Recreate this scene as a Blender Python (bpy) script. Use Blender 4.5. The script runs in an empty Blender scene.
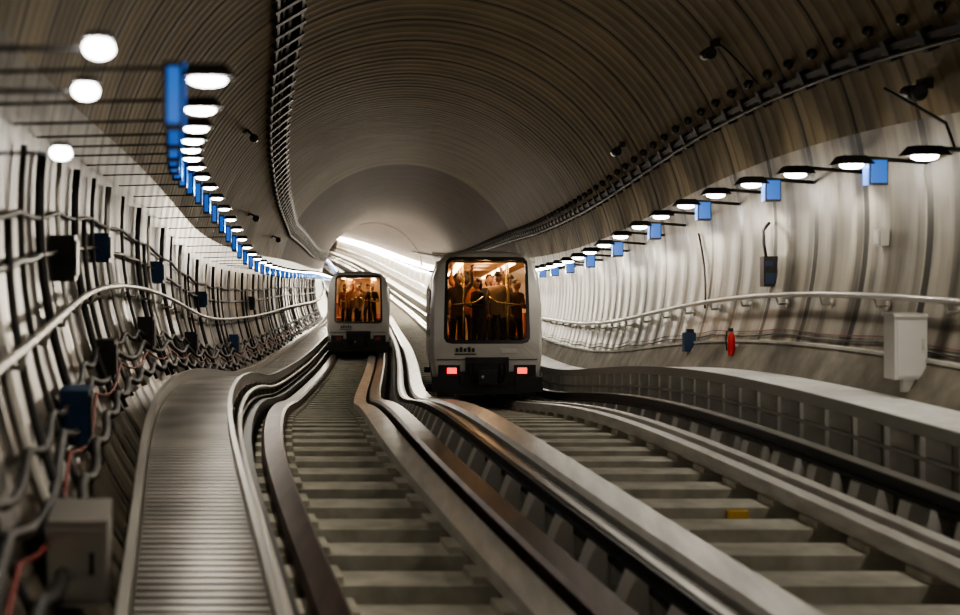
import bpy, bmesh, math, random
import numpy as np
from mathutils import Vector, Matrix
random.seed(7)
sc = bpy.context.scene
CAMH = 2.33
R = 4.1; YC = 2.45
XL, XR = -1.4, 1.4

# ---------------------------------------------------------------- path
K = np.array([(-12,5.9,-3.05),(0,3.1,-2.33),(7.9,1.25,-1.86),(12.15,.30,-1.58),(16.5,-.38,-1.52),(21,-.93,-1.72),
 (24,-1.27,-1.90),(30,-1.76,-2.0),(36,-2.14,-1.93),(43.3,-2.65,-1.76),(65,-4.4,-1.42),(85,-6.3,-.75),(108,-9.2,.5),
 (162,-18,4.6),(260,-40,12.5)], dtype=float)
def nspline(t, v):
    n=len(t); h=np.diff(t); A=np.zeros((n,n)); b=np.zeros(n); A[0,0]=A[-1,-1]=1
    for i in range(1,n-1):
        A[i,i-1]=h[i-1]; A[i,i]=2*(h[i-1]+h[i]); A[i,i+1]=h[i]
        b[i]=6*((v[i+1]-v[i])/h[i]-(v[i]-v[i-1])/h[i-1])
    m=np.linalg.solve(A,b)
    def f(x):
        i=int(min(max(np.searchsorted(t,x)-1,0),n-2)); a=t[i+1]-x; c=x-t[i]; hh=h[i]
        return float(m[i]*a**3/(6*hh)+m[i+1]*c**3/(6*hh)+(v[i]/hh-m[i]*hh/6)*a+(v[i+1]/hh-m[i+1]*hh/6)*c)
    return f
xc = nspline(K[:,0],K[:,1]); yf = nspline(K[:,0],K[:,2])
def P(X,Y,z): return Vector((xc(z)+X, z, yf(z)+CAMH+Y))
def WX(Y,inset=0): return math.sqrt(max((R-inset)**2-(Y-YC)**2,0.01))
def stations(z0,z1):
    out=[]; z=z0
    while z<z1-1e-6:
        out.append(z); z+= .65 if z<60 else 2.6
    out.append(z1); return out
Z0,Z1=-9.0,255.0

# ---------------------------------------------------------------- materials
def mat(name, col, rough=.6, metal=0, noise=None, nscale=6, bump=0, col2=None, emis=None, estr=0, spec=.5, stretch=(1,1,1)):
    m=bpy.data.materials.new(name); m.use_nodes=True; nt=m.node_tree; b=nt.nodes['Principled BSDF']
    b.inputs['Base Color'].default_value=(*col,1); b.inputs['Roughness'].default_value=rough
    b.inputs['Metallic'].default_value=metal; b.inputs['Specular IOR Level'].default_value=spec
    if emis: b.inputs['Emission Color'].default_value=(*emis,1); b.inputs['Emission Strength'].default_value=estr
    if col2 or bump:
        tc=nt.nodes.new('ShaderNodeTexCoord'); mp=nt.nodes.new('ShaderNodeMapping'); mp.inputs['Scale'].default_value=stretch
        n=nt.nodes.new('ShaderNodeTexNoise'); n.inputs['Scale'].default_value=nscale; n.inputs['Detail'].default_value=6
        nt.links.new(tc.outputs['Object'],mp.inputs[0]); nt.links.new(mp.outputs[0],n.inputs['Vector'])
        if col2:
            r=nt.nodes.new('ShaderNodeValToRGB'); r.color_ramp.elements[0].position=.35; r.color_ramp.elements[1].position=.65
            r.color_ramp.elements[0].color=(*col,1); r.color_ramp.elements[1].color=(*col2,1)
            nt.links.new(n.outputs['Fac'],r.inputs[0]); nt.links.new(r.outputs[0],b.inputs['Base Color'])
        if bump:
            bp=nt.nodes.new('ShaderNodeBump'); bp.inputs['Strength'].default_value=bump; bp.inputs['Distance'].default_value=.02
            nt.links.new(n.outputs['Fac'],bp.inputs['Height']); nt.links.new(bp.outputs[0],b.inputs['Normal'])
    return m
def lining(name, c1, c2, cj, rough, vj, uj, ribs, streak, spec=.5, jw=.045, ribc=.3, jc=.9, pos=(.40,.60)):
    """concrete lining: UV = (arc metres, chainage metres)"""
    m=bpy.data.materials.new(name); m.use_nodes=True; nt=m.node_tree; b=nt.nodes['Principled BSDF']; L=nt.links.new
    N=nt.nodes.new
    def M(op,a,c=None,cl=False):
        q=N('ShaderNodeMath'); q.operation=op; q.use_clamp=cl
        for i,s in enumerate((a,c)):
            if s is None: continue
            if isinstance(s,(int,float)): q.inputs[i].default_value=s
            else: L(s,q.inputs[i])
        return q.outputs[0]
    uv=N('ShaderNodeUVMap'); sp=N('ShaderNodeSeparateXYZ'); L(uv.outputs[0],sp.inputs[0]); u,v=sp.outputs[0],sp.outputs[1]
    def joint(x,per,w):
        f=M('FRACT',M('DIVIDE',x,per)); d=M('ABSOLUTE',M('SUBTRACT',f,.5)); return M('GREATER_THAN',d,.5-w/per/2)
    j=joint(v,vj,jw)
    if uj: j=M('MAXIMUM',j,joint(u,uj,.04))
    rb=M('SINE',M('MULTIPLY',v,2*math.pi/ribs)); rbp=M('GREATER_THAN',rb,.8)
    mp=N('ShaderNodeMapping'); mp.inputs['Scale'].default_value=(.4,streak,1); L(uv.outputs[0],mp.inputs[0])
    n=N('ShaderNodeTexNoise'); n.inputs['Scale'].default_value=1.0; n.inputs['Detail'].default_value=8; L(mp.outputs[0],n.inputs['Vector'])
    n2=N('ShaderNodeTexNoise'); n2.inputs['Scale'].default_value=.9; n2.inputs['Detail'].default_value=5; L(uv.outputs[0],n2.inputs['Vector'])
    f=M('ADD',M('MULTIPLY',n.outputs['Fac'],.65),M('MULTIPLY',n2.outputs['Fac'],.35))
    r=N('ShaderNodeValToRGB'); r.color_ramp.elements[0].position=pos[0]; r.color_ramp.elements[1].position=pos[1]
    r.color_ramp.elements[0].color=(*c1,1); r.color_ramp.elements[1].color=(*c2,1); L(f,r.inputs[0])
    mx=N('ShaderNodeMix'); mx.data_type='RGBA'; L(M('MAXIMUM',M('MULTIPLY',j,jc),M('MULTIPLY',rbp,ribc)),mx.inputs[0]); L(r.outputs[0],mx.inputs[6]); mx.inputs[7].default_value=(*cj,1)
    L(mx.outputs[2],b.inputs['Base Color'])
    h=M('SUBTRACT',M('ADD',M('MULTIPLY',n.outputs['Fac'],.5),M('MULTIPLY',rb,.22)),M('MULTIPLY',j,1.0))
    bp=N('ShaderNodeBump'); bp.inputs['Strength'].default_value=.6; bp.inputs['Distance'].default_value=.03; L(h,bp.inputs['Height']); L(bp.outputs[0],b.inputs['Normal'])
    L(M('ADD',M('MULTIPLY',n.outputs['Fac'],.3),rough-.15),b.inputs['Roughness']); b.inputs['Specular IOR Level'].default_value=spec
    return m
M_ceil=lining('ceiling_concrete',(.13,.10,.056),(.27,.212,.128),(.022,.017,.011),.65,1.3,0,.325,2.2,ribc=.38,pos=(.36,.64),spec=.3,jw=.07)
M_ceil2=lining('ceiling_concrete_dimmed',(.07,.04,.024),(.125,.076,.046),(.02,.014,.01),.7,1.3,0,.325,3,ribc=.5,spec=.3)  # darker brown copy of ceiling concrete: far light fall-off put into the colour
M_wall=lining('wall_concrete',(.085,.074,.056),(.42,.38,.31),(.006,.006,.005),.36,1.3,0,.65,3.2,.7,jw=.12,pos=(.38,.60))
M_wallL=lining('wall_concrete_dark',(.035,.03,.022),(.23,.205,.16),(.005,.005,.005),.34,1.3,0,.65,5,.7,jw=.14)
M_conc=mat('pale_concrete',(.38,.365,.32),.7,col2=(.55,.535,.48),nscale=3,bump=.3)
M_sleep=mat('sleeper_concrete',(.37,.355,.29),.8,col2=(.56,.54,.455),nscale=4,bump=.4)
M_dark=mat('trackbed_dark',(.015,.014,.012),.9,col2=(.038,.034,.028),nscale=5,bump=.4)
M_pale=mat('running_beam_pale',(.55,.53,.49),.32,.15,col2=(.74,.72,.67),nscale=2.5,stretch=(4,.5,4))
M_rust=mat('rail_brown_steel',(.075,.05,.042),.33,.6,col2=(.15,.105,.09),nscale=2,stretch=(5,.4,5))
M_steel=mat('galvanised_steel',(.50,.485,.45),.32,.8)
M_steelr=mat('weathered_steel',(.42,.41,.38),.7,.3)
M_dsteel=mat('dark_steel',(.035,.034,.034),.4,.5)
M_blk=mat('black_rubber',(.012,.012,.012),.7)
M_cable=mat('black_cable',(.015,.015,.015),.5)
M_insul=mat('insulator_white',(.6,.585,.54),.5)
M_blue=mat('blue_enamel_glow',(.04,.19,.6),.35,emis=(.04,.2,.85),estr=.4)  # enamel with emission added so the blue panels glow
M_bluedk=mat('blue_paint_dark',(.015,.045,.11),.4)
M_lens=mat('lamp_lens',(1,1,1),.4,emis=(1,.98,.95),estr=20)
M_white=mat('white_paint',(.60,.585,.55),.4)
M_red=mat('extinguisher_red',(.5,.02,.015),.35)
M_redc=mat('red_cable',(.18,.02,.015),.5)
M_yel=mat('yellow_tag',(.75,.45,.02),.5)
M_walk=mat('walkway_surface_pale',(.76,.75,.71),.40,col2=(.92,.91,.87),nscale=5)
M_stone=mat('plinth_concrete',(.13,.112,.085),.8,col2=(.24,.215,.17),nscale=3,bump=.4)
M_grate=mat('walkway_grating',(.32,.305,.28),.30,.8,col2=(.54,.52,.48),nscale=1.6)
M_gratedk=mat('walkway_grating_slots',(.02,.02,.019),.5,.5)

# ---------------------------------------------------------------- mesh builder
class MB:
    def __init__(s,name,mats): s.name=name; s.mats=mats; s.v=[]; s.f=[]; s.m=[]; s.sm=[]
    def quadbox(s,c,mi=0):
        i=len(s.v); s.v+= [tuple(p) for p in c]
        for f in ((0,1,2,3),(7,6,5,4),(0,4,5,1),(1,5,6,2),(2,6,7,3),(3,7,4,0)):
            s.f.append(tuple(i+k for k in f)); s.m.append(mi); s.sm.append(False)
    def box(s,X0,X1,Y0,Y1,za,zb,mi=0):
        s.quadbox([P(X0,Y0,za),P(X1,Y0,za),P(X1,Y1,za),P(X0,Y1,za),P(X0,Y0,zb),P(X1,Y0,zb),P(X1,Y1,zb),P(X0,Y1,zb)],mi)
    def lbox(s,x0,x1,y0,y1,z0,z1,mi=0):
        s.quadbox([(x0,y0,z0),(x1,y0,z0),(x1,y0,z1),(x0,y0,z1),(x0,y1,z0),(x1,y1,z0),(x1,y1,z1),(x0,y1,z1)],mi)
    def prism(s,prof,za,zb,mi=0):
        i=len(s.v); n=len(prof)
        for z in (za,zb):
            for X,Y in prof: s.v.append(tuple(P(X,Y,z)))
        for k in range(n): s.f.append((i+k,i+(k+1)%n,i+n+(k+1)%n,i+n+k)); s.m.append(mi); s.sm.append(False)
        s.f.append(tuple(range(i+n-1,i-1,-1))); s.f.append(tuple(range(i+n,i+2*n))); s.m+=[mi]*2; s.sm+=[False]*2
    def sweep(s,prof,z0=Z0,z1=Z1,mi=0,smooth=False):
        zs=stations(z0,z1); i=len(s.v); pf=prof if callable(prof) else (lambda z:prof); n=len(pf(z0))
        for z in zs:
            for X,Y in pf(z): s.v.append(tuple(P(X,Y,z)))
        for a in range(len(zs)-1):
            for k in range(n):
                s.f.append((i+a*n+k,i+a*n+(k+1)%n,i+(a+1)*n+(k+1)%n,i+(a+1)*n+k)); s.m.append(mi); s.sm.append(smooth)
        s.f.append(tuple(range(i+n-1,i-1,-1))); e=i+(len(zs)-1)*n; s.f.append(tuple(range(e,e+n))); s.m+=[mi]*2; s.sm+=[False]*2
    def rod(s,X,Y,r,z0=Z0,z1=Z1,mi=0,n=8):
        s.sweep([(X+r*math.cos(t*2*math.pi/n),Y+r*math.sin(t*2*math.pi/n)) for t in range(n)],z0,z1,mi,True)
    def tube(s,pts,r,mi=0,n=7):
        pts=[Vector(p) for p in pts]; rs=r if isinstance(r,(list,tuple)) else [r]*len(pts); i=len(s.v); up=None
        for k,p in enumerate(pts):
            d=(pts[min(k+1,len(pts)-1)]-pts[max(k-1,0)]).normalized()
            if up is None: up=d.orthogonal().normalized()
            up=(up-d*up.dot(d)).normalized(); w=d.cross(up)
            for t in range(n):
                a=t*2*math.pi/n; s.v.append(tuple(p+(up*math.cos(a)+w*math.sin(a))*rs[k]))
        for a in range(len(pts)-1):
            for k in range(n):
                s.f.append((i+a*n+k,i+a*n+(k+1)%n,i+(a+1)*n+(k+1)%n,i+(a+1)*n+k)); s.m.append(mi); s.sm.append(True)
        s.f.append(tuple(range(i+n-1,i-1,-1))); e=i+(len(pts)-1)*n; s.f.append(tuple(range(e,e+n))); s.m+=[mi]*2; s.sm+=[False]*2
    def ball(s,c,rx,ry,rz,mi=0,nu=14,nv=9,v0=0.0,v1=1.0):
        i=len(s.v)
        for a in range(nv+1):
            ph=math.pi*(v0+(v1-v0)*a/nv)
            for b in range(nu):
                th=2*math.pi*b/nu; s.v.append((c[0]+rx*math.sin(ph)*math.cos(th),c[1]+ry*math.sin(ph)*math.sin(th),c[2]+rz*math.cos(ph)))
        for a in range(nv):
            for b in range(nu):
                s.f.append((i+a*nu+b,i+(a+1)*nu+b,i+(a+1)*nu+(b+1)%nu,i+a*nu+(b+1)%nu)); s.m.append(mi); s.sm.append(True)
    def build(s,parent=None,fix=True):
        me=bpy.data.meshes.new(s.name); me.from_pydata(s.v,[],s.f)
        for m in s.mats: me.materials.append(m)
        me.polygons.foreach_set('material_index',s.m); me.polygons.foreach_set('use_smooth',s.sm)
        if fix:
            bm=bmesh.new(); bm.from_mesh(me); bmesh.ops.recalc_face_normals(bm,faces=bm.faces); bm.to_mesh(me); bm.free()
        o=bpy.data.objects.new(s.name,me); sc.collection.objects.link(o)
        if parent: o.parent=parent
        return o

# ---------------------------------------------------------------- shell
def shell(name,a0,a1,za,zb,m,n=26,rad=R):
    zs=stations(za,zb); v=[];f=[];uv=[]
    for z in zs:
        for k in range(n+1):
            a=math.radians(a0+(a1-a0)*k/n); v.append(tuple(P(rad*math.cos(a),YC+rad*math.sin(a),z))); uv.append((rad*a,z+20))
    for i in range(len(zs)-1):
        for k in range(n): f.append((i*(n+1)+k,i*(n+1)+k+1,(i+1)*(n+1)+k+1,(i+1)*(n+1)+k))
    me=bpy.data.meshes.new(name); me.from_pydata(v,[],f); l=me.uv_layers.new(name='UVMap')
    for lp in me.loops: l.data[lp.index].uv=uv[lp.vertex_index]
    me.materials.append(m); me.polygons.foreach_set('use_smooth',[True]*len(f))
    o=bpy.data.objects.new(name,me); sc.collection.objects.link(o); return o
SP=13
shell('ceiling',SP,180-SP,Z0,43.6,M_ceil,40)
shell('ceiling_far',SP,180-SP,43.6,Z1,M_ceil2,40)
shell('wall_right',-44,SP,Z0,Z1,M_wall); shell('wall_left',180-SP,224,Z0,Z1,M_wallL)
fl=MB('floor',[M_dark]); fl.sweep([(-3.05,-.42),(3.05,-.42),(3.05,-.36),(-3.05,-.36)]); fl.build()
ar=MB('trim_arch',[M_stone])
for zr in (104,):
    n=40
    for k in range(n):
        a=math.radians(8+164*k/n); b=math.radians(8+164*(k+1)/n); r0,r1=R+.02,R-.06
        c=[]
        for z in (zr,zr+.5):
            c+=[P(r0*math.cos(a),YC+r0*math.sin(a),z),P(r0*math.cos(b),YC+r0*math.sin(b),z),P(r1*math.cos(b),YC+r1*math.sin(b),z),P(r1*math.cos(a),YC+r1*math.sin(a),z)]
        ar.quadbox(c)
ar.build()
pl=MB('baseboard_right',[M_stone,M_conc])
pl.sweep([(3.62,.74),(3.9,.74),(4.02,1.08),(3.80,1.08)]); pl.sweep([(3.78,1.08),(4.04,1.08),(4.05,1.11),(3.78,1.11)],mi=1); pl.build()

# ---------------------------------------------------------------- sleepers
sl=MB('concrete_sleepers',[M_sleep,M_yel])
z=Z0; SPC=.76
while z<150:
    sl.box(-2.4,-.45,-.37,0,z,z+.36); sl.box(.05,2.35,-.37,0,z,z+.36)
    sl.box(-2.4,-2.0,-.02,.05,z+.03,z+.33); sl.box(-1.15,-.45,-.02,.05,z+.03,z+.33); sl.box(1.85,2.35,-.02,.05,z+.03,z+.33); sl.box(.05,.62,-.02,.05,z+.03,z+.33)
    z+=SPC
k_=round((11.0-Z0)/SPC); zz=Z0+k_*SPC
sl.box(1.45,1.62,-.08,-.02,zz-.04,zz-.001,1)
sl.build()
def ibeam(cx,w,y0,y1,t=.035,web=.03):
    h=w/2; return [(cx-h,y0),(cx+h,y0),(cx+h,y0+t),(cx+web,y0+t),(cx+web,y1-t),(cx+h,y1-t),(cx+h,y1),(cx-h,y1),(cx-h,y1-t),(cx-web,y1-t),(cx-web,y0+t),(cx-h,y0+t)]
rb=MB('running_rails',[M_pale,M_rust,M_conc])
rb.sweep([(-2.33,.04),(-2.10,.04),(-2.10,.16),(-2.13,.20),(-2.30,.20),(-2.33,.16)],mi=1)
rb.sweep([(-1.06,.04),(-.82,.04),(-.82,.15),(-1.06,.15)],mi=0)
rb.sweep([(-.76,.04),(-.52,.04),(-.52,.19),(-.55,.22),(-.73,.22),(-.76,.19)],mi=1)
rb.sweep([(.12,-.2),(.48,-.2),(.48,.20),(.44,.24),(.16,.24),(.12,.20)],mi=0)
rb.sweep([(1.90,.04),(2.04,.04),(2.04,.17),(1.90,.17)],mi=0)
rb.sweep([(2.05,.04),(2.12,.04),(2.12,.13),(2.05,.13)],mi=1)
rb.sweep([(2.13,.04),(2.25,.04),(2.25,.19),(2.13,.19)],mi=0)
rb.build()
cr=MB('guide_conductor_rails',[M_dsteel,M_insul,M_conc,M_steel])
cr.sweep(ibeam(-.07,.15,.06,.22),mi=0); cr.sweep([(-.10,.221),(-.04,.221),(-.04,.228),(-.10,.228)],mi=3)
cr.sweep(ibeam(2.66,.12,.20,.34),mi=0); cr.sweep([(2.60,.341),(2.72,.341),(2.72,.352),(2.60,.352)],mi=3)
cr.sweep(ibeam(-2.48,.10,.12,.26),mi=0)
z=Z0
while z<120:
    cr.prism([(-.46,-.37),(-.14,-.37),(-.16,.12),(-.24,.18)],z+.36,z+.54,1)
    cr.box(-.15,.0,-.1,.06,z+.38,z+.52,1)
    cr.prism([(2.42,-.37),(2.9,-.37),(2.74,.20),(2.56,.20)],z,z+.16,1)
    cr.prism([(-2.56,-.37),(-2.42,-.37),(-2.43,.12),(-2.54,.12)],z,z+.12,2)
    z+=SPC
cr.build()
rw=MB('emergency_walkway',[M_walk,M_conc,M_dark,M_steelr])
rw.sweep([(2.93,.66),(3.67,.66),(3.67,.74),(2.93,.74)],mi=0)
rw.sweep([(3.14,-.37),(3.3,-.37),(3.3,.66),(3.14,.66)],mi=1)
rw.sweep([(2.90,.16),(3.02,.16),(3.02,.25),(2.90,.25)],mi=1); rw.sweep([(2.91,.44),(2.95,.44),(2.95,.475),(2.91,.475)],mi=3)
rw.sweep([(2.90,.64),(2.93,.64),(2.93,.75),(2.90,.75)],mi=3)
z=Z0
while z<140:
    rw.box(2.92,3.13,.2,.66,z,z+.08,0)
    rw.box(2.95,3.13,-.37,.2,z,z+.12,1)
    z+=.54
rw.build()
lw=MB('emergency_walkway',[M_grate,M_steel,M_dsteel,M_gratedk])
lw.sweep([(-3.30,.55),(-2.64,.55),(-2.64,.58),(-3.30,.58)],mi=3)
z=Z0; k=0
while z<60:
    lw.box(-3.30,-2.665,.58,.604,z,z+.055,0)
    z+=.115; k+=1
lw.sweep([(-2.66,.50),(-2.62,.50),(-2.62,.66),(-2.66,.66)],mi=1)
lw.sweep([(-3.36,.50),(-3.31,.50),(-3.31,.72),(-3.36,.72)],mi=1)
lw.sweep([(-3.05,-.37),(-2.9,-.37),(-2.9,.5),(-3.05,.5)],mi=2)
lw.rod(-2.55,.44,.028,mi=1); lw.rod(-2.56,.30,.02,mi=2)
z=Z0
while z<110:
    lw.box(-3.34,-2.60,.38,.52,z,z+.1,1); lw.box(-2.75,-2.66,-.37,.5,z,z+.1,1); z+=1.3
lw.build()
def handrail(side,Y,inset,name,m,r=.03):
    h=MB(name,[m,M_dsteel]); X=side*(WX(Y)-inset)
    h.rod(X,Y,r,mi=0); 
    z=Z0
    while z<100:
        h.tube([P(side*(WX(Y-.1)+.02),Y-.10,z),P(X+side*.03,Y-.11,z),P(X,Y,z)],.018,0,6)
        h.tube([P(side*(WX(Y-.1)-.0),Y-.10,z),P(side*(WX(Y-.1)-.03),Y-.10,z)],.05,0,8); z+=1.3
    h.build()
handrail(1,1.66,.18,'handrail',M_steel,.032); handrail(-1,1.75,.18,'handrail',M_steel,.026)

# ---------------------------------------------------------------- wall cables etc
def arcpts(side,Ya,Yb,z,inset,n=10,dz=0):
    return [P(side*WX(Ya+(Yb-Ya)*k/n,inset),Ya+(Yb-Ya)*k/n,z+dz*k/n) for k in range(n+1)]
wc=MB('wall_cables',[M_cable,M_redc,M_steel,M_dsteel])
z=Z0; i=0
while z<70:
    wc.tube(arcpts(-1,.65,2.85,z,.05,dz=random.uniform(-.15,.15)),.022 if i%2 else .035,3 if i%3 else 2,6)
    if i%4==0: wc.tube(arcpts(-1,.65,2.4,z+.35,.07,dz=.25),.025,0,6)
    z+=1.3; i+=1
def sagcable(side,Y,inset,r,mi,amp,per,ze=70):
    pts=[];z=Z0
    while z<ze:
        t=(z%per)/per; yy=Y-amp*4*t*(1-t); pts.append(P(side*WX(yy,inset),yy,z)); z+=per/6
    wc.tube(pts,r,mi,6)
sagcable(-1,1.25,.07,.025,0,.10,1.3); sagcable(-1,1.12,.08,.03,0,.16,2.6); sagcable(-1,1.0,.08,.012,1,.14,2.6); sagcable(-1,.85,.1,.035,0,.1,1.3)
sagcable(-1,2.15,.05,.025,3,.02,1.3); sagcable(-1,2.45,.05,.02,0,.05,2.6)
sagcable(1,1.26,.02,.006,1,.04,2.6); sagcable(1,1.20,.02,.010,0,.04,2.6)
for zz in (19.6,):
    wc.tube(arcpts(1,2.75,1.6,zz,.03,dz=-.6),.014,0,6)
wc.tube([P(3.45,3.62,12.1),P(3.62,3.45,11.9),P(3.75,3.25,11.6),P(3.66,3.0,11.3)],.015,0,6)
wc.build()
eb=MB('wall_equipment_boxes',[M_dsteel,M_bluedk,M_white,M_steel])
for zz,Y,h,mi in ((8.6,.9,.36,1),(10.2,1.9,.36,0),(11.8,.95,.35,0),(13.4,2.0,.3,1),(16,1.0,.4,0),(18.6,1.95,.3,1),(21.5,1.0,.35,0),(25,1.95,.3,1),(29,1.0,.4,1),(34,1.9,.35,0)):
    x=WX(Y+h/2,.02); eb.box(-x-.02,-x+.17,Y,Y+h,zz,zz+.3,mi); eb.box(-x+.17,-x+.185,Y+.04,Y+h-.04,zz+.03,zz+.27,0)
eb.build()
cb=MB('cable_cabinet',[M_steel,M_dsteel]); cb.box(-3.70,-3.42,.60,1.00,6.0,6.5,0); cb.box(-3.69,-3.43,.64,.96,5.985,6.0,0); cb.box(-3.5,-3.48,.76,.86,5.97,5.985,1); cb.build()
wb=MB('wall_cabinet',[M_white,M_steel]); wb.box(3.50,3.80,.92,1.50,12.0,12.2,0); wb.box(3.52,3.78,.95,1.47,11.985,12.0,0); wb.box(3.485,3.80,1.50,1.53,11.98,12.22,1); wb.box(3.74,3.76,1.2,1.3,11.97,11.985,1)
wb.box(3.60,3.72,.80,.92,12.05,12.1,1); wb.build()
sb=MB('junction_box',[M_steel,M_white]); x=WX(2.27); sb.box(x-.09,x+.02,2.17,2.34,13.3,13.45,0); sb.box(x-.10,x-.09,2.19,2.32,13.32,13.43,1); sb.build()
def lathe_mb(mb,c,prof,mi,n=14):
    i=len(mb.v)
    for r,h in prof:
        for t in range(n):
            a=2*math.pi*t/n; mb.v.append((c[0]+r*math.cos(a),c[1]+r*math.sin(a),c[2]+h))
    for a in range(len(prof)-1):
        for k in range(n): mb.f.append((i+a*n+k,i+a*n+(k+1)%n,i+(a+1)*n+(k+1)%n,i+(a+1)*n+k)); mb.m.append(mi); mb.sm.append(True)
ex=MB('fire_extinguisher',[M_red,M_blk,M_steel]); c=P(3.70,.90,16.9)
lathe_mb(ex,c,[(.0,0),(.045,.0),(.05,.02),(.05,.24),(.038,.28),(.018,.30),(.018,.33),(0,.33)],0)
ex.lbox(c[0]-.04,c[0]+.02,c[1]-.02,c[1]+.02,c[2]+.32,c[2]+.36,1); ex.tube([c+Vector((0,0,.33)),c+Vector((-.06,0,.32)),c+Vector((-.07,0,.2)),c+Vector((-.06,0,.07))],.009,1)
ex.lbox(c[0]+.03,c[0]+.16,c[1]-.02,c[1]+.02,c[2]+.12,c[2]+.16,2); ex.build()
tk=MB('blue_hose_reel_box',[M_bluedk,M_dsteel,M_blue]); tk.box(3.66,3.82,.96,1.24,18.9,19.05,0); tk.box(3.69,3.80,.99,1.21,18.885,18.9,0); tk.box(3.7,3.8,1.24,1.29,18.93,19.0,1); tk.build()
dv=MB('wall_telephone',[M_dsteel,M_bluedk,M_bluedk]); x=WX(2.0); dv.box(x-.16,x+.02,1.78,2.16,16.3,16.45,0); dv.box(x-.14,x-.02,1.82,1.95,16.28,16.3,2); dv.box(x-.14,x-.05,2.03,2.10,16.28,16.3,1)
dv.tube([P(x-.1,2.16,16.4),P(x-.13,2.34,16.4),P(x-.1,2.5,16.5),P(x-.02,2.6,16.5)],.02,0); dv.build()

ct=MB('ceiling_cable_tray',[M_dsteel,M_cable,M_steel])
def trayprof(ang,w,inset,t=.05):
    a=math.radians(ang); n=Vector((math.cos(a),math.sin(a))); tt=Vector((-n.y,n.x)); c=n*(R-inset)
    return [(q.x,YC+q.y) for q in (c-tt*w/2,c+tt*w/2,c+tt*w/2+n*t,c-tt*w/2+n*t)]
def on(ang,inset): a=math.radians(ang); return ((R-inset)*math.cos(a),YC+(R-inset)*math.sin(a))
X,Y=on(22.4,.10); ct.rod(X,Y,.028,mi=1,z1=110)
ct.sweep(trayprof(23.6,.07,.09,.05),z1=110,mi=0)
z=Z0;i=0
while z<90:
    ct.prism(trayprof(23.2,.22,.12,.12),z,z+.08,0)
    X,Y=on(26.6,.06); ct.ball(P(X,Y,z+.3),.06,.06,.06,0,8,6)
    z+=.65; i+=1
ct.build()
ct=MB('ceiling_cable_tray',[M_dsteel,M_cable,M_steel])
AZ=np.array([(-10,117),(15,118.5),(20,122),(24,127),(29,134),(35,143),(43,152),(60,156),(300,156)],dtype=float)
def ang(z): return float(np.interp(z,AZ[:,0],AZ[:,1]))
for w in (-3,3): ct.sweep(lambda z:trayprof(ang(z)+w,.05,.11,.07),z1=110,mi=0)
ct.sweep(lambda z:trayprof(ang(z),.06,.1,.05),z1=110,mi=1)
ct.sweep(lambda z:trayprof(ang(z)+1.5,.04,.09,.05),z1=110,mi=1)
z=Z0
while z<90:
    ct.prism(trayprof(ang(z),.54,.13,.14),z,z+.14,0); z+=.65
ct.build()
def cctv(ang,z):
    o=MB('security_camera',[M_dsteel,M_blk,M_steel]); X0,Y0=on(ang,0.02); X1,Y1=on(ang,.2)
    o.tube([P(X0,Y0,z),P(X1,Y1,z)],.025,0); o.box(X0-.08,X0+.0,Y0-.06,Y0+.04,z-.04,z+.12,0)
    o.tube([P(X1,Y1-.03,z+.12),P(X1,Y1-.05,z-.10)],.07,0,10); o.tube([P(X1,Y1-.05,z-.10),P(X1,Y1-.055,z-.14)],[.08,.075],1,12)
    o.build()
cctv(17.5,12.1); cctv(35.5,16.2); cctv(31,22.0); cctv(138,24); cctv(154,31); cctv(158,38)
ds=MB('ceiling_cable',[M_cable])
ds.tube([P(*on(35.5-k*1.2,.03),16.2-.05*k) for k in range(0,9)],.012); ds.build()

# ---------------------------------------------------------------- wall lamps
lm=MB('tunnel_wall_lamps',[M_dsteel,M_lens,M_blue,M_steel])
LY=2.94
def lampunit(side,z,kind):
    LX=3.34 if side>0 else 2.98; k=.92 if side>0 else .58
    X=side*LX; wx=side*(WX(LY)-.01)
    lm.tube([P(wx,LY+.02,z),P(X,LY+.08*k,z)],.02 if side>0 else .008,0,6)
    a,b=(X-.18*k,X+.18*k); q=.14*k
    lm.quadbox([P(a,LY+.0,z-q),P(b,LY+.0,z-q),P(b-.06*k,LY+.09*k,z-q*.6),P(a+.06*k,LY+.09*k,z-q*.6),P(a,LY+.0,z+q),P(b,LY+.0,z+q),P(b-.06*k,LY+.09*k,z+q*.6),P(a+.06*k,LY+.09*k,z+q*.6)],0)
    c=P(X,LY-.005,z); lm.ball(c,.13*k,.11*k,.042*k,1,12,6,.5,1.0)
    if kind or side<0:
        w_=.18 if side>0 else .08; d=.16*k; xs=sorted((X+side*d,X+side*(d+w_))); lm.box(xs[0],xs[1],LY-.20,LY+.06,z-.05,z+.07,0)
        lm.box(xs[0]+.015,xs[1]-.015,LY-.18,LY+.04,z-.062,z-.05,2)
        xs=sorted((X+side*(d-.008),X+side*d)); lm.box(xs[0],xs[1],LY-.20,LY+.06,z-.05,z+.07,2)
lights=[]
k=0; z=11.2-1.3*15
while z<200:
    kind=k%2^1
    lampunit(1,z,kind)
    if z+.4>4.3: lampunit(-1,z+.4,kind)
    lights.append((z,kind)); z+=1.3 if z<80 else 2.6; k+=1
lo=lm.build()
bh=MB('glow_spot_balls',[M_dsteel,M_lens])  # glowing balls on stems, added for blurred bright spots near the left wall
for zz,X,Y in ((4.33,-3.36,2.95),(5.0,-3.45,2.88),(6.2,-3.65,2.71)):
    bh.tube([P(-WX(Y)+.01,Y,zz),P(X-.06,Y,zz)],.010,0,8); bh.tube([P(X,Y+.05,zz),P(X,Y+.025,zz)],[.04,.055],0,12); bh.ball(P(X,Y,zz),.05,.05,.034,1,12,8)
bh.build()
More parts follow.
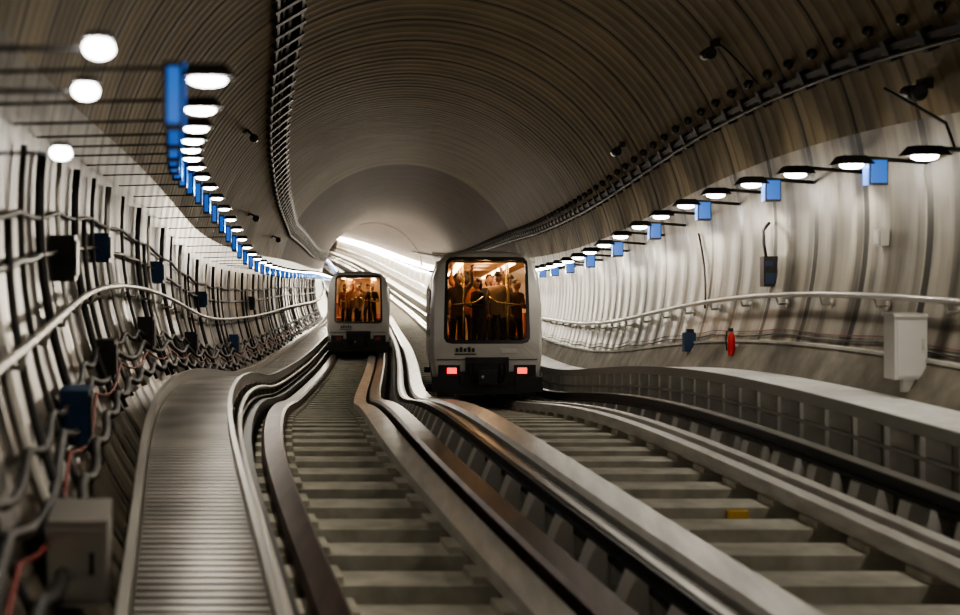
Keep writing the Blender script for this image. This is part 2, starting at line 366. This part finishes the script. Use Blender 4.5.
def plight(loc,e,r,col,parent,name='lamp_light'):
    l=bpy.data.lights.new(name,'POINT'); l.energy=e; l.shadow_soft_size=r; l.color=col
    o=bpy.data.objects.new(name,l); o.location=loc; sc.collection.objects.link(o); o.parent=parent
def slight(loc,dirv,e,col,parent,ang=125,r=.04,name='lamp_spot',blend=.55):
    l=bpy.data.lights.new(name,'SPOT'); l.energy=e; l.shadow_soft_size=r; l.color=col; l.spot_size=math.radians(ang); l.spot_blend=blend
    o=bpy.data.objects.new(name,l); o.location=loc; o.rotation_euler=Vector(dirv).to_track_quat('-Z','Y').to_euler(); sc.collection.objects.link(o); o.parent=parent
WARM=(1,.90,.74)
for z,kind in lights:
    if z<70: slight(P(3.66,LY-.10,z),(.85,0,-.75),30,(1,.96,.88),lo,84,.03,blend=.8)
    if kind and z<80: continue
    if z>80 and int(z/2.6)%2: continue
    if z>80:
        plight(P(3.4,LY-.2,z),560,.04,WARM,lo); plight(P(-3.4,LY-.2,z),180,.04,WARM,lo)
        continue
    plight(P(3.20,LY-.13,z),20,.04,WARM,lo)
    slight(P(3.3,LY-.13,z),(-.1,0,-1),40,(1,.95,.86),lo,75,.04,blend=.7)
    slight(P(-3.0,LY-.08,z+.4),(-.35,0,-1),62,WARM,lo,110)
    plight(P(-2.96,LY-.12,z+.4),12,.04,WARM,lo)

# ---------------------------------------------------------------- passengers
M_skin=mat('skin',(.42,.25,.17),.55); M_hair=mat('hair_dark',(.02,.013,.01),.6); M_pants=mat('trousers_dark',(.02,.02,.03),.8)
coats=[mat('coat_brown',(.11,.06,.035),.8),mat('coat_black',(.02,.02,.022),.8),mat('coat_beige',(.30,.20,.12),.8),mat('coat_rust',(.26,.08,.03),.8)]
def make_person(idx,pose):
    pts={'pel':(0,0,.95),'sp':(0,.01,1.12),'ch':(0,.01,1.33),'nk':(0,0,1.47),'hd':(0,-.01,1.56),
     'shL':(.17,0,1.41),'shR':(-.17,0,1.41),'hpL':(.09,0,.90),'hpR':(-.09,0,.90),
     'knL':(.11,-.02,.50),'knR':(-.11,-.02,.50),'anL':(.11,.02,.09),'anR':(-.11,.02,.09),'toL':(.13,-.16,.035),'toR':(-.13,-.16,.035)}
    if pose==0: pts.update(elL=(.30,-.05,1.55),wrL=(.26,-.12,1.80),elR=(-.24,.03,1.13),wrR=(-.24,-.06,.89))
    if pose==1: pts.update(elL=(.25,.02,1.13),wrL=(.12,-.24,1.17),elR=(-.25,.02,1.13),wrR=(-.12,-.25,1.19))
    if pose==2: pts.update(elL=(.24,.03,1.13),wrL=(.25,-.05,.89),elR=(-.24,.03,1.13),wrR=(-.25,-.05,.89))
    rad={'pel':(.155,.115),'sp':(.14,.10),'ch':(.17,.115),'nk':(.055,.055),'hd':(.055,.06),'shL':(.07,.07),'shR':(.07,.07),'hpL':(.085,.085),'hpR':(.085,.085),
     'knL':(.06,.06),'knR':(.06,.06),'anL':(.042,.042),'anR':(.042,.042),'toL':(.04,.03),'toR':(.04,.03),'elL':(.047,.047),'elR':(.047,.047),'wrL':(.03,.03),'wrR':(.03,.03)}
    E=[('pel','sp'),('sp','ch'),('ch','nk'),('nk','hd'),('ch','shL'),('ch','shR'),('shL','elL'),('shR','elR'),('elL','wrL'),('elR','wrR'),('pel','hpL'),('pel','hpR'),('hpL','knL'),('hpR','knR'),('knL','anL'),('knR','anR'),('anL','toL'),('anR','toR')]
    ks=list(pts); me=bpy.data.meshes.new('tmp'); me.from_pydata([pts[k] for k in ks],[(ks.index(a),ks.index(b)) for a,b in E],[])
    o=bpy.data.objects.new('tmp',me); sc.collection.objects.link(o)
    sk=o.modifiers.new('s','SKIN'); o.modifiers.new('b','SUBSURF').levels=1
    for i,k in enumerate(ks): me.skin_vertices[0].data[i].radius=rad[k]; me.skin_vertices[0].data[i].use_root=(k=='pel')
    dg=bpy.context.evaluated_depsgraph_get(); dg.update(); ev=bpy.data.meshes.new_from_object(o.evaluated_get(dg))
    bpy.data.objects.remove(o)
    b=MB('passenger_body_%d'%idx,[coats[idx%4],M_pants,M_skin,M_hair,M_blk])
    b.v=[tuple(v.co) for v in ev.vertices]
    for p in ev.polygons:
        c=p.center; m=0
        if c.z<.86 and abs(c.x)<.2: m=1
        if c.z<.09: m=4
        if c.z>1.47 and abs(c.x)<.09: m=2
        b.f.append(tuple(p.vertices)); b.m.append(m); b.sm.append(True)
    for s,(w,e) in enumerate((('wrL','elL'),('wrR','elR'))):
        W=Vector(pts[w]); D=(W-Vector(pts[e])).normalized(); S=D.cross(Vector((0,1,0))).normalized() if abs(D.y)<.9 else Vector((1,0,0)); Nn=D.cross(S)
        if Nn.y>0: Nn=-Nn
        b.tube([W-D*.01,W+D*.03,W+D*.085],[.026,.040,.036],2,8)
        for q,ln in ((-.027,.058),(-.009,.070),(.009,.066),(.027,.050)):
            a=W+D*.08+S*q; m1=a+D*ln*.5+Nn*.01; b.tube([a,m1,m1+D*ln*.3+Nn*ln*.45],[.010,.009,.007],2,6)
        a=W+D*.03-S*.03; b.tube([a,a-S*.025+D*.025+Nn*.012,a-S*.028+D*.055+Nn*.025],[.012,.010,.008],2,6)
    hc=(0,-.02,1.635); b.ball(hc,.076,.096,.112,2,16,12); b.ball((0,-.035,1.575),.052,.066,.055,2)
    b.ball((0,.008,1.668),.086,.098,.098,3,16,10,0,.62 if idx%2 else .5)
    if idx%2: b.ball((0,.05,1.60),.08,.06,.12,3)
    b.tube([(0,-.112,1.65),(0,-.132,1.615),(0,-.112,1.606)],[.007,.014,.01],2,6)
    for s in (-1,1):
        b.ball((s*.03,-.108,1.64),.012,.008,.008,3,8,5); b.ball((s*.078,-.01,1.63),.012,.022,.032,2,8,6)
    b.tube([(-.025,-.106,1.578),(0,-.112,1.576),(.025,-.106,1.578)],.005,3,5)
    o=b.build(); me=o.data; bpy.data.objects.remove(o); return me
persons=[make_person(i,(0,1,2,0,1)[i]) for i in range(5)]

# ---------------------------------------------------------------- trains
M_body=mat('train_body_white',(.58,.565,.535),.3,.1,spec=.6); M_side=mat('train_side_silver',(.36,.36,.36),.35,.4)
M_frame=mat('window_frame_black',(.012,.012,.013),.25); M_under=mat('underframe_black',(.02,.02,.02),.6)
M_tail=mat('tail_light_red',(.6,.01,.01),.3,emis=(1,.015,.008),estr=3); M_tail0=mat('tail_light_off',(.25,.01,.01),.3)
M_inner=mat('interior_panel_beige',(.50,.34,.21),.6); M_floorin=mat('interior_floor',(.08,.06,.05),.6); M_pole=mat('grab_pole',(.6,.45,.2),.25,.8)
M_strip=mat('interior_light_strip',(1,.8,.5),.5,emis=(1,.68,.40),estr=12); M_seat=mat('seat_fabric',(.25,.07,.04),.8)
mg=bpy.data.materials.new('window_glass'); mg.use_nodes=True; nt=mg.node_tree; nt.nodes.remove(nt.nodes['Principled BSDF'])
out=nt.nodes['Material Output']; tr=nt.nodes.new('ShaderNodeBsdfTransparent'); tr.inputs[0].default_value=(.9,.86,.80,1); gl=nt.nodes.new('ShaderNodeBsdfGlossy'); gl.inputs['Roughness'].default_value=.05
fr=nt.nodes.new('ShaderNodeFresnel'); ms=nt.nodes.new('ShaderNodeMixShader'); nt.links.new(fr.outputs[0],ms.inputs[0]); nt.links.new(tr.outputs[0],ms.inputs[1]); nt.links.new(gl.outputs[0],ms.inputs[2]); nt.links.new(ms.outputs[0],out.inputs[0])
OUT=[(0,.52),(.90,.52),(1.0,.62),(1.045,1.0),(1.045,1.9),(.99,2.45),(.90,2.76),(.74,2.90),(.4,2.955),(0,2.965)]
OUT=OUT+[(-x,y) for x,y in OUT[-2:0:-1]]
def rrect(w,y0,y1,r,wt=None):
    wt=wt or w; pts=[]
    for cx,cy,a0 in ((wt-r,y1-r,0),(-(wt-r),y1-r,90),(-(w-r),y0+r,180),(w-r,y0+r,270)):
        for k in range(6): a=math.radians(a0+k*18); pts.append((cx+r*math.cos(a),cy+r*math.sin(a)))
    return pts
CY=2.0
ANG=sorted(set([math.atan2(y-CY,x) for x,y in OUT]+[math.radians(a) for a in range(-180,180,5)]))
def raysample(poly):
    res=[]
    for a in ANG:
        dx,dy=math.cos(a),math.sin(a); best=None
        for i in range(len(poly)):
            x0,y0=poly[i]; x1,y1=poly[(i+1)%len(poly)]; y0-=CY;y1-=CY
            ex,ey=x1-x0,y1-y0; den=dx*ey-dy*ex
            if abs(den)<1e-9: continue
            t=(x0*ey-y0*ex)/den; u=(x0*dy-y0*dx)/den
            if t>0 and -1e-6<=u<=1+1e-6: best=t if best is None else max(best,t)
        res.append((dx*best,CY+dy*best))
    return res
def make_train(z,X,lit,people,L=11.5,dyaw=0):
    e=bpy.data.objects.new('metro_train',None); sc.collection.objects.link(e)
    p=P(X,0.16,z); q=P(X,0.16,z+L); d=q-p
    yaw=math.atan2(-d.x,d.y)+math.radians(dyaw); pitch=math.atan2(d.z,math.hypot(d.x,d.y))
    e.location=p+Vector((0,0,-.16)); e.rotation_euler=(pitch,0,yaw)
    b=MB('body_shell',[M_body,M_frame,M_side,M_inner])
    wr=raysample(rrect(.735,1.30,2.78,.10,.715)); fr_=raysample(rrect(.80,1.23,2.84,.13,.765))
    o=raysample(OUT); sc2=lambda k:[(x*k,CY+(y-CY)*k) for x,y in o]
    rk=lambda y:max(0,(y-1.2))*.09
    rings=[(wr,.07,1),(wr,.0,1),(fr_,.0,0),(sc2(.93),.03,0),(sc2(.985),.14,0),(o,.32,2),(o,L-.3,0),(sc2(.95),L,0)]
    n=len(ANG); i0=len(b.v)
    for pts,dep,_ in rings:
        for x,y in pts: b.v.append((x,dep+(rk(y) if dep<1 else 0),y))
    for r in range(len(rings)-1):
        for k in range(n):
            b.f.append((i0+r*n+k,i0+r*n+(k+1)%n,i0+(r+1)*n+(k+1)%n,i0+(r+1)*n+k)); b.m.append((1,1,0,0,0,2,0)[r]); b.sm.append(r in(3,4,5))
    b.f.append(tuple(i0+(len(rings)-1)*n+k for k in range(n))); b.m.append(2); b.sm.append(False)
    b.build(e,fix=False)
    g=MB('windscreen',[mg]); g.v=[(x,.05+rk(y),y) for x,y in wr]; g.f=[tuple(range(n))]; g.m=[0]; g.sm=[False]; g.build(e)
    s=MB('side_windows_and_doors',[M_frame,M_side,M_steel])
    for sd in (-1,1):
        for k in range(4):
            y=1.0+k*2.7; xs=sorted((sd*1.03,sd*1.056)); s.lbox(xs[0],xs[1],y,y+1.3,1.45,2.25,0)
            s.lbox(xs[0],xs[1],y+1.55,y+2.35,1.3,2.3,0); xs=sorted((sd*1.04,sd*1.065)); s.lbox(xs[0],xs[1],y+1.94,y+1.97,.75,2.4,2)
    s.build(e)
    u=MB('underframe_and_coupler',[M_under,M_blk,M_dsteel,M_steel])
    u.lbox(-.98,.98,.12,L-.2,.34,.56,0); u.lbox(-.86,.86,-.02,.20,.30,.50,0)
    for sd in (-1,1):
        u.lbox(*sorted((sd*.52,sd*1.02)),-.04,.12,.34,.62,0)
        u.lbox(*sorted((sd*.60,sd*.92)),.2,.5,.24,.4,2)
        for y in (1.8,L-2):
            c0=Vector((sd*.62,y,.62)); c1=Vector((sd*.88,y,.62)); u.tube([c0,c0+(c1-c0)*.1,c1-(c1-c0)*.1,c1],[.38,.44,.44,.38],1,22)
            u.tube([(sd*1.0,y-.8,.30),(sd*1.0,y-.8,.44)],.13,1,14)
    u.lbox(-.40,.40,-.07,.1,.46,.98,0); u.lbox(-.50,.50,-.05,.1,.50,.72,0); u.lbox(-.33,.33,-.09,-.06,.86,.96,2)
    u.tube([(0,.1,.62),(0,-.28,.62)],.085,2,12); u.lbox(-.17,.17,-.36,-.26,.50,.76,2); u.lbox(-.12,.12,-.40,-.36,.56,.70,0)
    u.tube([(-.1,-.38,.64),(-.1,-.46,.64)],[.04,.02],3,8)
    for sx in (-.3,-.22,.24,.32): u.tube([(sx,-.06,.9),(sx*1.1,-.16,.72),(sx*.9,-.14,.56),(sx*.7,-.05,.50)],.02,1,6)
    u.build(e)
    t=MB('tail_lights',[M_tail if lit else M_tail0,M_frame,M_body])
    for sd in (-1,1):
        t.lbox(*sorted((sd*.50,sd*.90)),-.02,.1,.62,.84,1); t.lbox(*sorted((sd*.56,sd*.74)),-.04,-.02,.68,.79,0); t.tube([(sd*.82,0,.75),(sd*.82,-.035,.75)],.045,1,14)
    t.build(e)
    em=MB('front_emblem',[M_dsteel,M_steel]); 
    for k in range(5): em.lbox(-.58+k*.075,-.53+k*.075,-.012,.02,1.08,1.17 if k%2 else 1.15,0)
    em.lbox(-.6,-.2,-.012,.02,1.03,1.05,0); em.lbox(.25,.55,-.012,.02,1.06,1.14,1); em.lbox(-.93,.93,-.006,.03,.93,.945,0); em.build(e)
    wp=MB('wiper',[M_blk]); wp.tube([(.1,-.02,1.27),(.2,.03,1.75)],.01,0,5); wp.tube([(-.18,-.015,1.36),(.55,-.015,1.36)],.008,0,5); wp.build(e)
    it=MB('interior',[M_inner,M_floorin,M_strip,M_pole,M_seat])
    it.lbox(-1.0,1.0,.3,L-.1,.86,.92,1); it.lbox(-.93,.93,.45,L-.1,2.74,2.77,0)
    for sd in (-1,1):
        it.lbox(*sorted((sd*.42,sd*.56)),.5,L-.3,2.715,2.738,2); it.lbox(*sorted((sd*1.01,sd*1.0)),.4,L-.2,.92,2.1,0)
        for y in (2.6,5.4,8.2): it.lbox(*sorted((sd*.55,sd*.99)),y,y+1.4,1.28,1.36,4); it.lbox(*sorted((sd*.90,sd*.99)),y,y+1.4,1.36,1.8,4); it.lbox(*sorted((sd*.6,sd*.95)),y+.05,y+.3,.92,1.28,1)
        it.tube([(sd*.45,.6,2.55),(sd*.45,L-.5,2.55)],.018,3,6)
        for y in (.55,1.0,2.4,4.2,6.5): it.tube([(sd*.42,y,.92),(sd*.42,y,2.74)],.018,3,8)
        it.tube([(sd*.62,.4,1.95),(sd*.2,.4,2.0),(sd*.05,.4,2.1)],.016,3,6)
    it.lbox(-.95,.95,L-.25,L-.2,.92,2.74,0); it.build(e)
    for y,pw in ((.8,15),(2.4,16),(4.5,16)): plight(Vector((0,y,2.62)),pw,.12,(1,.64,.37),e,'cabin_light')
    mw=Matrix.Translation(e.location)@e.rotation_euler.to_matrix().to_4x4()
    for x,y,pi_,rz,h in people:
        po=bpy.data.objects.new('passenger',persons[pi_]); sc.collection.objects.link(po)
        po.matrix_world=mw@Matrix.Translation((x,y,.92))@Matrix.Rotation(math.radians(rz),4,'Z')@Matrix.Scale(h*.93,4)
    return e
make_train(24.0,XR+.0,True,[(-.52,.68,0,20,1.0),(-.14,.78,1,-60,.95),(.25,.72,2,150,1.02),(.60,.82,4,40,.93),(-.35,1.4,3,190,1.03),(.12,1.5,1,10,1.0),(.52,1.65,0,-100,1.0),(-.6,2.1,2,80,1),(-.1,2.3,4,0,.98),(.3,2.9,3,0,1)],dyaw=-1.5)
make_train(43.2,XL,False,[(-.45,.75,3,30,1.0),(.0,.85,2,-60,.98),(.45,.75,1,20,1.0),(-.2,1.6,4,10,1.0),(.3,1.9,0,180,1)])

# ---------------------------------------------------------------- world, camera
w=bpy.data.worlds.new('World'); sc.world=w; w.use_nodes=True; bg=w.node_tree.nodes['Background']; bg.inputs[0].default_value=(.6,.55,.48,1); bg.inputs[1].default_value=.06  # dim grey world added as fill light through the open tunnel end
cam=bpy.data.cameras.new('Camera'); co=bpy.data.objects.new('Camera',cam); sc.collection.objects.link(co); sc.camera=co
cam.lens=48.75; cam.sensor_width=36; cam.clip_end=600; cam.clip_start=.05
co.location=(0,0,CAMH); co.rotation_euler=(math.pi/2,0,0)
cam.dof.use_dof=True; cam.dof.focus_distance=24; cam.dof.aperture_fstop=1.3
try:
    sc.view_settings.view_transform='AgX'; sc.view_settings.look='AgX - Medium High Contrast'; sc.view_settings.exposure=0.1
except Exception as ex_: print(ex_)
